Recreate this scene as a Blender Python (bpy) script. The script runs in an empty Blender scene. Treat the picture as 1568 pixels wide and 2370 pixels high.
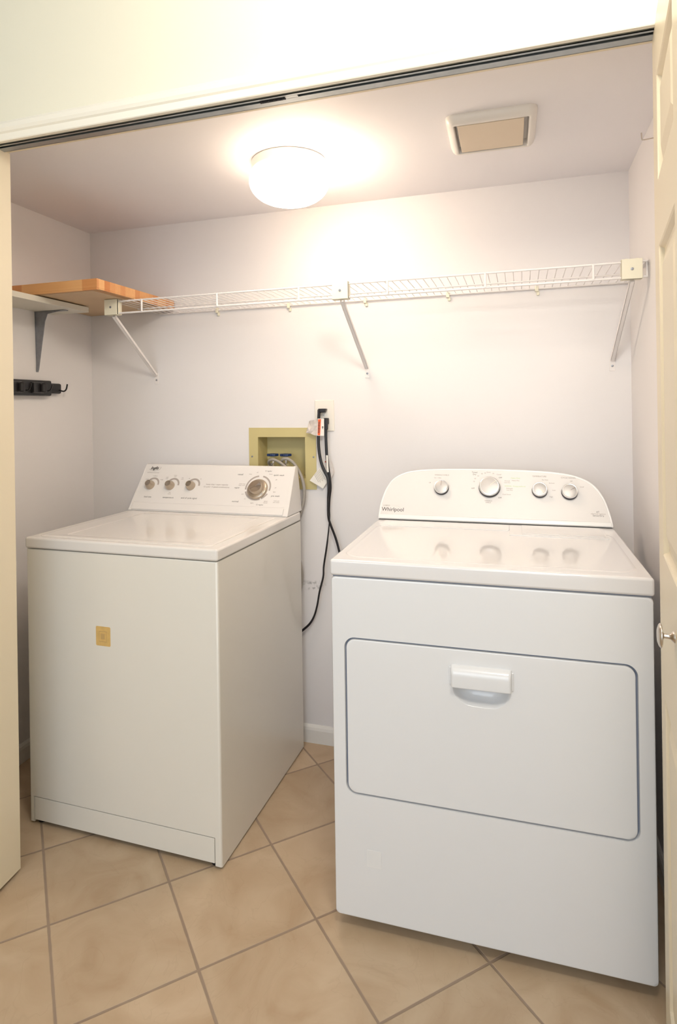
import bpy, bmesh, math, random
from mathutils import Vector, Matrix
random.seed(7)
PI = math.pi
SC = bpy.context.scene
COL = SC.collection

# ------------------------------------------------------------------ camera
cam_d = bpy.data.cameras.new('camera')
cam = bpy.data.objects.new('camera', cam_d); COL.objects.link(cam)
R_ = Vector((0.95462179, 0.2974637, -0.01458045)); U_ = Vector((0.01379767, 0.00473113, 0.99989361)); F_ = Vector((-0.2975010, 0.9547214, -0.00041213))
M_ = Matrix((R_, U_, -F_)).transposed().to_4x4(); M_.translation = Vector((0, -2.2874, 1.3120))
cam.matrix_world = M_
cam_d.sensor_fit = 'HORIZONTAL'; cam_d.sensor_width = 36.0
cam_d.lens = 1424.2327 / 1568 * 36
cam_d.shift_x = (784 - 761.32) / 1568
cam_d.shift_y = -(1185 - 944.01) / 1568
cam_d.clip_start = 0.02
SC.camera = cam
# ------------------------------------------------------------------ light, exposure
SC.view_settings.view_transform = 'Standard'; SC.view_settings.look = 'None'
SC.view_settings.gamma = 1.0; SC.view_settings.use_curve_mapping = False
SC.view_settings.exposure = 0.50
world = bpy.data.worlds.new('world'); SC.world = world; world.use_nodes = True
bg = world.node_tree.nodes['Background']; bg.inputs[0].default_value = (0.80, 0.90, 1.0, 1); bg.inputs[1].default_value = 0.75
def area(name, loc, target, size, power, color, sy=None, spread=None):
    l = bpy.data.lights.new(name, 'AREA'); l.energy = power; l.color = color; l.size = size
    if sy: l.shape = 'RECTANGLE'; l.size_y = sy
    if spread: l.spread = spread
    o = bpy.data.objects.new(name, l); COL.objects.link(o); o.location = loc
    o.rotation_euler = (Vector(target) - Vector(loc)).to_track_quat('-Z', 'Y').to_euler()
    return o
area('hall_ceiling_light', (0.10, -1.85, 2.36), (0.0, -0.95, 2.2), 0.4, 15.0, (1.0, 0.93, 0.80))
area('hall_fill_light', (-0.5, -3.9, 1.7), (-0.5, 0, 1.0), 1.7, 17, (0.84, 0.92, 1.0), 1.5)  # added cool fill, stands in for light bounced from the hall
BOWL_STRENGTH = 14.5

# ------------------------------------------------------------------ materials
def mat(name, col, rough=0.5, metal=0.0, spec=0.5, coat=0.0, noise=0.0, nscale=8.0, bump=0.0, bscale=200.0, emit=None, es=0.0, alpha=None):
    m = bpy.data.materials.new(name); m.use_nodes = True; nt = m.node_tree; b = nt.nodes['Principled BSDF']
    b.inputs['Base Color'].default_value = (*col, 1); b.inputs['Roughness'].default_value = rough
    b.inputs['Metallic'].default_value = metal; b.inputs['Specular IOR Level'].default_value = spec
    b.inputs['Coat Weight'].default_value = coat; b.inputs['Coat Roughness'].default_value = 0.06
    tc = nt.nodes.new('ShaderNodeTexCoord')
    if noise:
        n = nt.nodes.new('ShaderNodeTexNoise'); n.inputs['Scale'].default_value = nscale; n.inputs['Detail'].default_value = 4
        nt.links.new(tc.outputs['Object'], n.inputs['Vector'])
        mx = nt.nodes.new('ShaderNodeMix'); mx.data_type = 'RGBA'
        mx.inputs[6].default_value = (*[c * (1 - noise) for c in col], 1); mx.inputs[7].default_value = (*[min(1, c * (1 + noise * .6)) for c in col], 1)
        nt.links.new(n.outputs['Fac'], mx.inputs[0]); nt.links.new(mx.outputs[2], b.inputs['Base Color'])
    if bump:
        n2 = nt.nodes.new('ShaderNodeTexNoise'); n2.inputs['Scale'].default_value = bscale
        nt.links.new(tc.outputs['Object'], n2.inputs['Vector'])
        bp = nt.nodes.new('ShaderNodeBump'); bp.inputs['Strength'].default_value = bump; bp.inputs['Distance'].default_value = 0.001
        nt.links.new(n2.outputs['Fac'], bp.inputs['Height']); nt.links.new(bp.outputs[0], b.inputs['Normal'])
    if emit:
        b.inputs['Emission Color'].default_value = (*emit, 1); b.inputs['Emission Strength'].default_value = es
    return m
def node(nt, t, **kw):
    n = nt.nodes.new(t)
    for k, v in kw.items(): setattr(n, k, v)
    return n
def mth(nt, op, a, b=None, c=None):
    n = nt.nodes.new('ShaderNodeMath'); n.operation = op
    for i, v in enumerate((a, b, c)):
        if v is None: continue
        if isinstance(v, (int, float)): n.inputs[i].default_value = v
        else: nt.links.new(v, n.inputs[i])
    return n.outputs[0]

M = {}
M['wall'] = mat('closet_wall_paint', (0.80, 0.770, 0.765), 0.6, noise=0.02, nscale=3, bump=0.15, bscale=120)
M['ceil'] = mat('closet_ceiling_paint', (0.87, 0.85, 0.875), 0.7, noise=0.02, nscale=3, bump=0.15, bscale=120)
M['hall'] = mat('hall_wall_paint', (0.80, 0.76, 0.62), 0.55, noise=0.02, nscale=3, bump=0.12, bscale=120)
M['trim'] = mat('trim_paint', (0.84, 0.80, 0.70), 0.35, bump=0.05)
M['door'] = mat('door_paint', (0.78, 0.69, 0.52), 0.38, noise=0.02, nscale=4, bump=0.06, bscale=90)
M['base'] = mat('baseboard_paint', (0.80, 0.78, 0.74), 0.4)
M['washer'] = mat('washer_enamel', (0.79, 0.755, 0.685), 0.28, coat=0.3, noise=0.015, nscale=4)
M['washer_top'] = mat('washer_top_enamel', (0.80, 0.765, 0.73), 0.22, coat=0.5, noise=0.015, nscale=5)
M['washer_panel'] = mat('washer_console_plastic', (0.82, 0.785, 0.755), 0.4)
M['dryer'] = mat('dryer_enamel', (0.775, 0.775, 0.782), 0.22, coat=0.35)
M['dryer_top'] = mat('dryer_top_enamel', (0.77, 0.75, 0.745), 0.09, coat=0.7)
M['dryer_panel'] = mat('dryer_control_panel', (0.76, 0.735, 0.715), 0.38, spec=0.5, noise=0.02, nscale=30)
M['white'] = mat('white_plastic', (0.86, 0.85, 0.84), 0.3, coat=0.2)
M['gap'] = mat('blue_grey_seal', (0.22, 0.25, 0.32), 0.6)
M['dark'] = mat('dark_gap', (0.02, 0.02, 0.022), 0.8)
M['black'] = mat('black_rubber', (0.012, 0.010, 0.012), 0.4)
M['blackp'] = mat('black_plastic', (0.02, 0.019, 0.02), 0.32, noise=0.3, nscale=30)
M['chrome'] = mat('chrome', (0.85, 0.85, 0.86), 0.12, metal=1)
M['nickel'] = mat('brushed_nickel', (0.62, 0.56, 0.50), 0.28, metal=1)
M['silver'] = mat('silver_knob_face', (0.50, 0.48, 0.47), 0.42, metal=0.45)
M['knob'] = mat('champagne_knob', (0.52, 0.44, 0.35), 0.28, metal=0.8)
M['track'] = mat('galvanised_track', (0.40, 0.43, 0.44), 0.35, metal=0.7, noise=0.2, nscale=40)
M['steel'] = mat('grey_steel', (0.30, 0.31, 0.34), 0.35, metal=0.6, noise=0.3, nscale=60)
M['wire'] = mat('white_vinyl_wire', (0.82, 0.78, 0.76), 0.3)
M['clip'] = mat('cream_plastic', (0.80, 0.755, 0.60), 0.4)
M['almond'] = mat('almond_plate', (0.84, 0.79, 0.71), 0.35)
M['beige'] = mat('beige_vent_cover', (0.70, 0.59, 0.45), 0.5)
M['ventw'] = mat('vent_white_plastic', (0.80, 0.76, 0.71), 0.35)
M['boxy'] = mat('yellowed_outlet_box', (0.60, 0.51, 0.24), 0.5, noise=0.08, nscale=12)
M['blue'] = mat('blue_valve_handle', (0.012, 0.035, 0.13), 0.4)
M['hose'] = mat('grey_hose_rubber', (0.34, 0.31, 0.27), 0.5)
M['paper'] = mat('paper_tag', (0.84, 0.80, 0.74), 0.6)
M['orange'] = mat('orange_warning_print', (0.85, 0.13, 0.03), 0.6)
M['redp'] = mat('red_print', (0.55, 0.10, 0.06), 0.6)
M['foil'] = mat('clear_film_tag', (0.72, 0.65, 0.60), 0.25, noise=0.3, nscale=50, spec=0.8)
M['ink'] = mat('grey_ink', (0.07, 0.06, 0.055), 0.6)
M['inkl'] = mat('light_grey_ink', (0.30, 0.25, 0.225), 0.6)
M['inkb'] = mat('faded_print', (0.44, 0.385, 0.35), 0.6)
M['green'] = mat('green_ink', (0.40, 0.62, 0.25), 0.6)
M['boardw'] = mat('painted_shelf_board', (0.70, 0.665, 0.58), 0.5, noise=0.04, nscale=12)
M['glass'] = mat('lamp_glass', (0.9, 0.88, 0.84), 0.3, emit=(1.0, 0.80, 0.60), es=BOWL_STRENGTH)
M['brass'] = mat('brass_screw', (0.35, 0.16, 0.08), 0.35, metal=1)
M['sticker'] = mat('yellow_adhesive_residue', (0.72, 0.47, 0.16), 0.6, noise=0.22, nscale=60)
M['sticker2'] = mat('brown_adhesive_residue', (0.56, 0.36, 0.14), 0.6)
M['faint'] = mat('clear_sticker', (0.785, 0.78, 0.775), 0.3)

# the bulb sits to the right inside the bowl, so the glass glows more on that side
nt = M['glass'].node_tree; b_ = nt.nodes['Principled BSDF']; tc_ = nt.nodes.new('ShaderNodeTexCoord'); sp_ = nt.nodes.new('ShaderNodeSeparateXYZ'); nt.links.new(tc_.outputs['Object'], sp_.inputs[0])
mr_ = nt.nodes.new('ShaderNodeMapRange'); mr_.interpolation_type = 'SMOOTHSTEP'
for i_, v_ in ((1, -.12), (2, .12), (3, BOWL_STRENGTH * .42), (4, BOWL_STRENGTH * 1.9)): mr_.inputs[i_].default_value = v_
nt.links.new(sp_.outputs[0], mr_.inputs[0]); nt.links.new(mr_.outputs[0], b_.inputs['Emission Strength'])
def floor_mat():
    m = bpy.data.materials.new('diagonal_ceramic_tile'); m.use_nodes = True; nt = m.node_tree; b = nt.nodes['Principled BSDF']
    tc = node(nt, 'ShaderNodeTexCoord'); sp = node(nt, 'ShaderNodeSeparateXYZ'); nt.links.new(tc.outputs['Object'], sp.inputs[0])
    S, A, TX, TY = 0.3059, 0.7774, -0.9518, -0.7912
    x = mth(nt, 'SUBTRACT', sp.outputs[0], TX); y = mth(nt, 'SUBTRACT', sp.outputs[1], TY)
    u = mth(nt, 'DIVIDE', mth(nt, 'ADD', mth(nt, 'MULTIPLY', x, math.cos(A)), mth(nt, 'MULTIPLY', y, math.sin(A))), S)
    v = mth(nt, 'DIVIDE', mth(nt, 'SUBTRACT', mth(nt, 'MULTIPLY', x, math.sin(A)), mth(nt, 'MULTIPLY', y, math.cos(A))), S)
    def dist(q):
        f = mth(nt, 'FRACT', mth(nt, 'ADD', q, 100.0)); return mth(nt, 'MINIMUM', f, mth(nt, 'SUBTRACT', 1.0, f))
    wob = node(nt, 'ShaderNodeTexNoise'); wob.inputs['Scale'].default_value = 25; nt.links.new(tc.outputs['Object'], wob.inputs['Vector'])
    d = mth(nt, 'MINIMUM', dist(u), dist(v))
    d2 = mth(nt, 'ADD', d, mth(nt, 'MULTIPLY', mth(nt, 'SUBTRACT', wob.outputs['Fac'], 0.5), 0.006))
    mr = node(nt, 'ShaderNodeMapRange'); mr.inputs[1].default_value = 0.007; mr.inputs[2].default_value = 0.014; nt.links.new(d2, mr.inputs[0])
    cid = node(nt, 'ShaderNodeCombineXYZ'); nt.links.new(mth(nt, 'FLOOR', u), cid.inputs[0]); nt.links.new(mth(nt, 'FLOOR', v), cid.inputs[1])
    wn = node(nt, 'ShaderNodeTexWhiteNoise'); nt.links.new(cid.outputs[0], wn.inputs['Vector'])
    # veined stone look, offset per tile
    off = node(nt, 'ShaderNodeVectorMath', operation='MULTIPLY_ADD'); nt.links.new(wn.outputs['Color'], off.inputs[0]); off.inputs[1].default_value = (7, 7, 7); nt.links.new(tc.outputs['Object'], off.inputs[2])
    n1 = node(nt, 'ShaderNodeTexNoise'); n1.inputs['Scale'].default_value = 5.5; n1.inputs['Detail'].default_value = 7; n1.inputs['Distortion'].default_value = 1.6; nt.links.new(off.outputs[0], n1.inputs['Vector'])
    cr = node(nt, 'ShaderNodeValToRGB'); e = cr.color_ramp.elements
    e[0].position = 0.3; e[0].color = (0.455, 0.325, 0.205, 1); e[1].position = 0.72; e[1].color = (0.58, 0.45, 0.31, 1)
    nt.links.new(n1.outputs['Fac'], cr.inputs[0])
    n3 = node(nt, 'ShaderNodeTexNoise'); n3.inputs['Scale'].default_value = 4.0; n3.inputs['Detail'].default_value = 3; n3.inputs['Distortion'].default_value = 2.5; nt.links.new(off.outputs[0], n3.inputs['Vector'])
    ve = mth(nt, 'ABSOLUTE', mth(nt, 'SUBTRACT', n3.outputs['Fac'], 0.5))
    vr = node(nt, 'ShaderNodeMapRange'); vr.inputs[1].default_value = 0.0; vr.inputs[2].default_value = 0.012; vr.inputs[3].default_value = 0.18; vr.inputs[4].default_value = 0.0; nt.links.new(ve, vr.inputs[0])
    mv = node(nt, 'ShaderNodeMix', data_type='RGBA'); nt.links.new(vr.outputs[0], mv.inputs[0]); nt.links.new(cr.outputs[0], mv.inputs[6]); mv.inputs[7].default_value = (0.38, 0.27, 0.17, 1)
    hs = node(nt, 'ShaderNodeHueSaturation'); nt.links.new(mv.outputs[2], hs.inputs['Color'])
    nt.links.new(mth(nt, 'ADD', 0.94, mth(nt, 'MULTIPLY', wn.outputs['Value'], 0.12)), hs.inputs['Value'])
    gr = node(nt, 'ShaderNodeMix', data_type='RGBA'); gr.inputs[6].default_value = (0.275, 0.195, 0.14, 1); gr.inputs[7].default_value = (0.36, 0.275, 0.205, 1)
    gn = node(nt, 'ShaderNodeTexNoise'); gn.inputs['Scale'].default_value = 6; nt.links.new(tc.outputs['Object'], gn.inputs['Vector']); nt.links.new(gn.outputs['Fac'], gr.inputs[0])
    mx = node(nt, 'ShaderNodeMix', data_type='RGBA'); nt.links.new(mr.outputs[0], mx.inputs[0]); nt.links.new(gr.outputs[2], mx.inputs[6]); nt.links.new(hs.outputs[0], mx.inputs[7])
    nt.links.new(mx.outputs[2], b.inputs['Base Color'])
    nt.links.new(mth(nt, 'SUBTRACT', 0.8, mth(nt, 'MULTIPLY', mr.outputs[0], 0.38)), b.inputs['Roughness'])
    bp = node(nt, 'ShaderNodeBump'); bp.inputs['Strength'].default_value = 0.5; bp.inputs['Distance'].default_value = 0.002
    nt.links.new(mth(nt, 'ADD', mr.outputs[0], mth(nt, 'MULTIPLY', n1.outputs['Fac'], 0.5)), bp.inputs['Height']); nt.links.new(bp.outputs[0], b.inputs['Normal'])
    return m
M['floor'] = floor_mat()

def wood_mat():
    m = bpy.data.materials.new('butcher_block_wood'); m.use_nodes = True; nt = m.node_tree; b = nt.nodes['Principled BSDF']
    tc = node(nt, 'ShaderNodeTexCoord'); sp = node(nt, 'ShaderNodeSeparateXYZ'); nt.links.new(tc.outputs['Object'], sp.inputs[0])
    # staves run along x, 40 mm wide, butt joints at random
    yi = mth(nt, 'FLOOR', mth(nt, 'DIVIDE', sp.outputs[1], 0.030))
    sh = mth(nt, 'MULTIPLY', mth(nt, 'FRACT', mth(nt, 'MULTIPLY', yi, 0.377)), 0.6)
    xi = mth(nt, 'FLOOR', mth(nt, 'DIVIDE', mth(nt, 'ADD', sp.outputs[0], sh), 0.26))
    c = node(nt, 'ShaderNodeCombineXYZ'); nt.links.new(xi, c.inputs[0]); nt.links.new(yi, c.inputs[1])
    wn = node(nt, 'ShaderNodeTexWhiteNoise'); nt.links.new(c.outputs[0], wn.inputs['Vector'])
    mp = node(nt, 'ShaderNodeMapping'); mp.inputs['Scale'].default_value = (3, 60, 60); nt.links.new(tc.outputs['Object'], mp.inputs[0])
    n = node(nt, 'ShaderNodeTexNoise'); n.inputs['Scale'].default_value = 2; n.inputs['Detail'].default_value = 5; nt.links.new(mp.outputs[0], n.inputs['Vector'])
    cr = node(nt, 'ShaderNodeValToRGB'); e = cr.color_ramp.elements
    e[0].position = 0.1; e[0].color = (0.56, 0.20, 0.055, 1); e[1].position = 0.9; e[1].color = (0.78, 0.43, 0.18, 1)
    nt.links.new(mth(nt, 'ADD', mth(nt, 'MULTIPLY', wn.outputs['Value'], 0.75), mth(nt, 'MULTIPLY', n.outputs['Fac'], 0.3)), cr.inputs[0])
    nt.links.new(cr.outputs[0], b.inputs['Base Color']); b.inputs['Roughness'].default_value = 0.4
    return m
M['wood'] = wood_mat()
M['ply'] = mat('block_underside_wood', (0.60, 0.42, 0.25), 0.5, noise=0.10, nscale=9)

def back_wall_mat():          # closet wall paint with a few rubbed grey scuffs of their own shape
    m = mat('back_wall_paint', (0.80, 0.770, 0.765), 0.6, bump=0.15, bscale=120); nt = m.node_tree; b = nt.nodes['Principled BSDF']
    tc = node(nt, 'ShaderNodeTexCoord'); sp = node(nt, 'ShaderNodeSeparateXYZ'); nt.links.new(tc.outputs['Object'], sp.inputs[0])
    n = node(nt, 'ShaderNodeTexNoise'); n.inputs['Scale'].default_value = 55; n.inputs['Detail'].default_value = 4; nt.links.new(tc.outputs['Object'], n.inputs['Vector'])
    def win(o, c, w):
        return mth(nt, 'MAXIMUM', mth(nt, 'SUBTRACT', 1.0, mth(nt, 'DIVIDE', mth(nt, 'ABSOLUTE', mth(nt, 'SUBTRACT', o, c)), w)), 0.0)
    k = mth(nt, 'MULTIPLY', win(sp.outputs[0], -0.785, 0.06), win(sp.outputs[2], 0.614, 0.022))
    f = mth(nt, 'MULTIPLY', k, mth(nt, 'MAXIMUM', mth(nt, 'MULTIPLY', mth(nt, 'SUBTRACT', n.outputs['Fac'], 0.48), 9.0), 0.0))
    f = mth(nt, 'MINIMUM', f, 0.75)
    mx = node(nt, 'ShaderNodeMix', data_type='RGBA'); nt.links.new(f, mx.inputs[0])
    mx.inputs[6].default_value = (0.80, 0.770, 0.765, 1); mx.inputs[7].default_value = (0.22, 0.21, 0.20, 1)
    nt.links.new(mx.outputs[2], b.inputs['Base Color']); return m
M['backwall'] = back_wall_mat()

# ------------------------------------------------------------------ helpers
def obj(name, bm, m, parent=None, smooth=None, loc=None):
    me = bpy.data.meshes.new(name); bmesh.ops.recalc_face_normals(bm, faces=bm.faces); bm.to_mesh(me); bm.free()
    for mm in (m if isinstance(m, (list, tuple)) else [m]): me.materials.append(mm)
    o = bpy.data.objects.new(name, me); COL.objects.link(o)
    if smooth is not None:
        me.polygons.foreach_set('use_smooth', [True] * len(me.polygons))
        if smooth < 180: me.set_sharp_from_angle(angle=math.radians(smooth))
        wn_ = o.modifiers.new('weighted', 'WEIGHTED_NORMAL'); wn_.keep_sharp = True; wn_.weight = 80
    if parent: o.parent = parent
    if loc: o.location = loc
    return o
def thing(name, label, cat, loc=(0, 0, 0), rotz=0, group=None):
    o = bpy.data.objects.new(name, None); COL.objects.link(o); o.location = loc; o.rotation_euler = (0, 0, rotz); o.empty_display_size = 0.05
    o['label'] = label; o['category'] = cat
    if group: o['group'] = group
    return o
def tag(o, label, cat, group=None):
    o['label'] = label; o['category'] = cat
    if group: o['group'] = group
    return o
def struct(name, bm, m, label=None, smooth=None):
    o = obj(name, bm, m, smooth=smooth); o['kind'] = 'structure'
    if label: o['label'] = label
    return o
def box(bm, x0, x1, y0, y1, z0, z1, bev=0.0, seg=2, T=None):
    r = bmesh.ops.create_cube(bm, size=1); vs = r['verts']
    for v in vs:
        v.co = Vector((x0 + (v.co.x + .5) * (x1 - x0), y0 + (v.co.y + .5) * (y1 - y0), z0 + (v.co.z + .5) * (z1 - z0)))
        if T: v.co = T @ v.co
    if bev:
        es = list({e for v in vs for e in v.link_edges})
        bmesh.ops.bevel(bm, geom=es, offset=bev, segments=seg, profile=0.5, affect='EDGES')
    return bm
def B(*a, **k): return box(bmesh.new(), *a, **k)
def prism(bm, pts, z0, z1, T=None, bev=0.0, seg=2):      # pts in xy, extruded z
    lo = [bm.verts.new((p[0], p[1], z0)) for p in pts]; hi = [bm.verts.new((p[0], p[1], z1)) for p in pts]
    n = len(pts); fs = [bm.faces.new(lo[::-1]), bm.faces.new(hi)]
    for i in range(n): fs.append(bm.faces.new((lo[i], lo[(i + 1) % n], hi[(i + 1) % n], hi[i])))
    if bev:
        es = list(fs[1].edges)
        r = bmesh.ops.bevel(bm, geom=es, offset=bev, segments=seg, profile=0.5, affect='EDGES')
        vs = {v for f in r['faces'] for v in f.verts} | set(lo) | set(v for v in hi if v.is_valid)
    else: vs = set(lo) | set(hi)
    if T:
        for v in list(bm.verts) if bev else vs: v.co = T @ v.co
    return bm
def rrect(x0, x1, y0, y1, r, n=6):
    out = []
    for cx, cy, a0 in ((x1 - r, y1 - r, 0), (x0 + r, y1 - r, 90), (x0 + r, y0 + r, 180), (x1 - r, y0 + r, 270)):
        for i in range(n + 1):
            a = math.radians(a0 + 90 * i / n); out.append((cx + r * math.cos(a), cy + r * math.sin(a)))
    return out
def inset(pts, d):
    n = len(pts); out = []; ar = sum(pts[i][0] * pts[(i + 1) % n][1] - pts[(i + 1) % n][0] * pts[i][1] for i in range(n)); s = 1 if ar > 0 else -1
    for i in range(n):
        a, b, c = Vector(pts[i - 1]), Vector(pts[i]), Vector(pts[(i + 1) % n])
        e1 = (b - a).normalized(); e2 = (c - b).normalized(); n1 = Vector((-e1.y, e1.x)) * s; n2 = Vector((-e2.y, e2.x)) * s
        m = (n1 + n2); m = m / max(m.length_squared / 2, 0.3) if m.length > 1e-6 else n1
        out.append(tuple(b + m * d))
    return out
def loops(bm, rings, T=None, cap0=False, cap1=True):     # rings: lists of 3D points, same count
    vr = [[bm.verts.new(T @ Vector(p) if T else p) for p in r] for r in rings]; n = len(rings[0])
    for a, b in zip(vr, vr[1:]):
        for i in range(n): bm.faces.new((a[i], a[(i + 1) % n], b[(i + 1) % n], b[i]))
    if cap0: bm.faces.new(vr[0][::-1])
    if cap1: bm.faces.new(vr[-1])
    return vr
def holed(bm, outer, holes, fn):       # planar face with holes; fn maps (a,b)->3D
    es = []; res = []
    for lp in [outer] + holes:
        vs = [bm.verts.new(fn(*p)) for p in lp]; res.append(vs)
        for i in range(len(vs)): es.append(bm.edges.new((vs[i], vs[(i + 1) % len(vs)])))
    bmesh.ops.triangle_fill(bm, edges=es, use_beauty=True, use_dissolve=False)
    return res
def lathe(bm, prof, T=None, n=32, cap=True):             # prof: (r,z) list, axis z
    rings = []
    for r, z in prof: rings.append([((r) * math.cos(2 * PI * i / n), r * math.sin(2 * PI * i / n), z) for i in range(n)])
    loops(bm, rings, T, cap0=cap, cap1=cap); return bm
def smoothpath(pts, k=6):
    P = [Vector(p) for p in pts]; P = [P[0] * 2 - P[1]] + P + [P[-1] * 2 - P[-2]]; out = []
    for i in range(1, len(P) - 2):
        for j in range(k):
            t = j / k; a, b, c, d = P[i - 1], P[i], P[i + 1], P[i + 2]
            out.append(0.5 * ((2 * b) + (c - a) * t + (2 * a - 5 * b + 4 * c - d) * t * t + (-a + 3 * b - 3 * c + d) * t ** 3))
    out.append(P[-2]); return out
def tube(bm, pts, r, n=8, smooth=0, flat=None, twist=None):
    P = smoothpath(pts, smooth) if smooth else [Vector(p) for p in pts]
    up = Vector((0, 1, 0)); rings = []
    for i, p in enumerate(P):
        t = (P[min(i + 1, len(P) - 1)] - P[max(i - 1, 0)]).normalized()
        a = t.cross(up)
        if a.length < 1e-3: a = t.cross(Vector((1, 0, 0)))
        a.normalize(); b = a.cross(t).normalized(); up = b
        rr = r(i / (len(P) - 1)) if callable(r) else r
        tw = twist(i / (len(P) - 1)) if twist else 0
        a2 = a * math.cos(tw) + b * math.sin(tw); b2 = b * math.cos(tw) - a * math.sin(tw)
        fl = flat if flat else 1.0
        rings.append([p + a2 * rr * math.cos(2 * PI * j / n) + b2 * rr * fl * math.sin(2 * PI * j / n) for j in range(n)])
    loops(bm, rings, None, True, True); return bm
def Tb(pts, r, **k): return tube(bmesh.new(), pts, r, **k)
FONT = None
def text_bm(bm, s, size, T, x=0, y=0, align='CENTER', shear=0.0, bold=0.0, space=1.0, sx=1.0):
    c = bpy.data.curves.new('t', 'FONT'); c.body = s; c.size = size; c.align_x = align; c.align_y = 'CENTER'; c.shear = shear; c.offset = bold; c.space_character = space; c.resolution_u = 3
    o = bpy.data.objects.new('t', c); COL.objects.link(o)
    dg = bpy.context.evaluated_depsgraph_get(); dg.update(); me = bpy.data.meshes.new_from_object(o.evaluated_get(dg))
    n0 = len(bm.verts); bm.from_mesh(me); bm.verts.ensure_lookup_table()
    for v in bm.verts[n0:]: v.co = T @ Vector((x + v.co.x * sx, y + v.co.y, 0))
    COL.objects.unlink(o); bpy.data.objects.remove(o); bpy.data.curves.remove(c); bpy.data.meshes.remove(me)
    return bm
def arc_band(bm, cx, cy, r0, r1, a0, a1, T, n=24):
    prev = None
    for i in range(n + 1):
        a = math.radians(a0 + (a1 - a0) * i / n)
        cur = (bm.verts.new(T @ Vector((cx + r0 * math.cos(a), cy + r0 * math.sin(a), 0))), bm.verts.new(T @ Vector((cx + r1 * math.cos(a), cy + r1 * math.sin(a), 0))))
        if prev: bm.faces.new((prev[0], prev[1], cur[1], cur[0]))
        prev = cur
# ------------------------------------------------------------------ setting
XL, XR, ZC, HC = -1.8082, 0.3596, 2.0967, 2.46
YI, YF = -0.885, -0.955         # inner and outer faces of the front wall
DL, DR = -1.475, 0.335          # opening sides
ZH = 2.062                      # underside of header
HXL, HXR, HYB = -2.3, 1.35, -4.3
struct('floor', B(HXL, HXR, HYB, 0.12, -0.05, 0), M['floor'])
struct('ceiling', B(XL - .05, XR + .02, YI - 0.0, 0.1, ZC, ZC + .05), M['ceil'])
struct('ceiling.001', B(HXL - .1, HXR + .1, HYB, YF, HC, HC + .05), M['ceil'])
# back wall with the hole for the outlet box
bm = bmesh.new(); hx0, hx1, hz0, hz1 = -1.016, -0.809, 1.03, 1.200
box(bm, XL - .1, hx0, 0, .1, -.02, ZC + .02); box(bm, hx1, XR + .1, 0, .1, -.02, ZC + .02)
box(bm, hx0, hx1, 0, .1, -.02, hz0); box(bm, hx0, hx1, 0, .1, hz1, ZC + .02)
struct('wall_back', bm, M['backwall'])
struct('wall_left', B(XL - .1, XL, YF, 0, -.02, ZC + .02), M['wall'])
struct('wall_right', B(XR, XR + .1, YF, 0, -.02, ZC + .02), M['wall'])
bm = bmesh.new()
box(bm, HXL, DL - .02, YF, YI, 0, HC + .02); box(bm, DR + .02, HXR, YF, YI, 0, HC + .02); box(bm, DL - .02, DR + .02, YF, YI, ZH + .012, HC + .02)
struct('wall_front', bm, M['hall'])
struct('wall_left.001', B(HXL - .1, HXL, HYB, YF, 0, HC), M['hall'])
struct('wall_right.001', B(HXR, HXR + .1, HYB, YF, 0, HC), M['hall'])
# jambs lining the opening
bm = bmesh.new(); box(bm, DL - .02, DR + .02, YF - .004, YI + .004, ZH, ZH + .014)
struct('trim_1', bm, M['trim'])
struct('trim_2', B(DL - .02, DL, YF - .004, YI + .004, 0, ZH), M['trim'])
struct('trim_3', B(DR, DR + .02, YF - .004, YI + .004, 0, ZH), M['trim'])
# stop strip behind the track
struct('trim_4', B(DL, DR, -0.900, -0.886, 2.048, ZH), M['door'])
# moulded casing: header profile swept along x (profile in y,z)
prof = [(YF, 2.041), (YF - .010, 2.041), (YF - .012, 2.043), (YF - .012, 2.0600), (YF - .0135, 2.0615), (YF - .016, 2.064), (YF - .019, 2.072), (YF - .019, 2.084), (YF - .014, 2.090), (YF - .008, 2.0925), (YF - .006, 2.0965), (YF, 2.0965)]
bm = bmesh.new(); rings = [[(x, p[0], p[1]) for p in prof] for x in (DL - .062, DR + .062)]; loops(bm, rings, None, True, True)
struct('trim_5', bm, M['trim'])
def side_casing(x_in, s):
    bm = bmesh.new(); pr = [(x_in + s * (z - 2.041) + s * .006, y) for y, z in prof]
    loops(bm, [[(p[0], p[1], z) for p in pr] for z in (0, 2.041)], None, True, True); return bm
struct('trim_6', side_casing(DL - .006, -1), M['trim']); struct('trim_7', side_casing(DR + .006, 1), M['trim'])
def baseb(horizontal, a0, a1, w, s, h=.068):
    pr = [(0, 0), (.013, 0), (.013, h - .018), (.010, h - .008), (.005, h - .002), (0, h)]
    if horizontal: rings = [[(x, w + s * p[0], p[1]) for p in pr] for x in (a0, a1)]
    else: rings = [[(w + s * p[0], y, p[1]) for p in pr] for y in (a0, a1)]
    bm = bmesh.new(); loops(bm, rings, None, True, True); return bm
struct('baseboard_back', baseb(True, XL, XR, 0, -1), M['base'])
struct('baseboard_left', baseb(False, YI, -.013, XL, 1), M['base'])
struct('baseboard_right', baseb(False, YI, -.013, XR, -1), M['base'])

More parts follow.
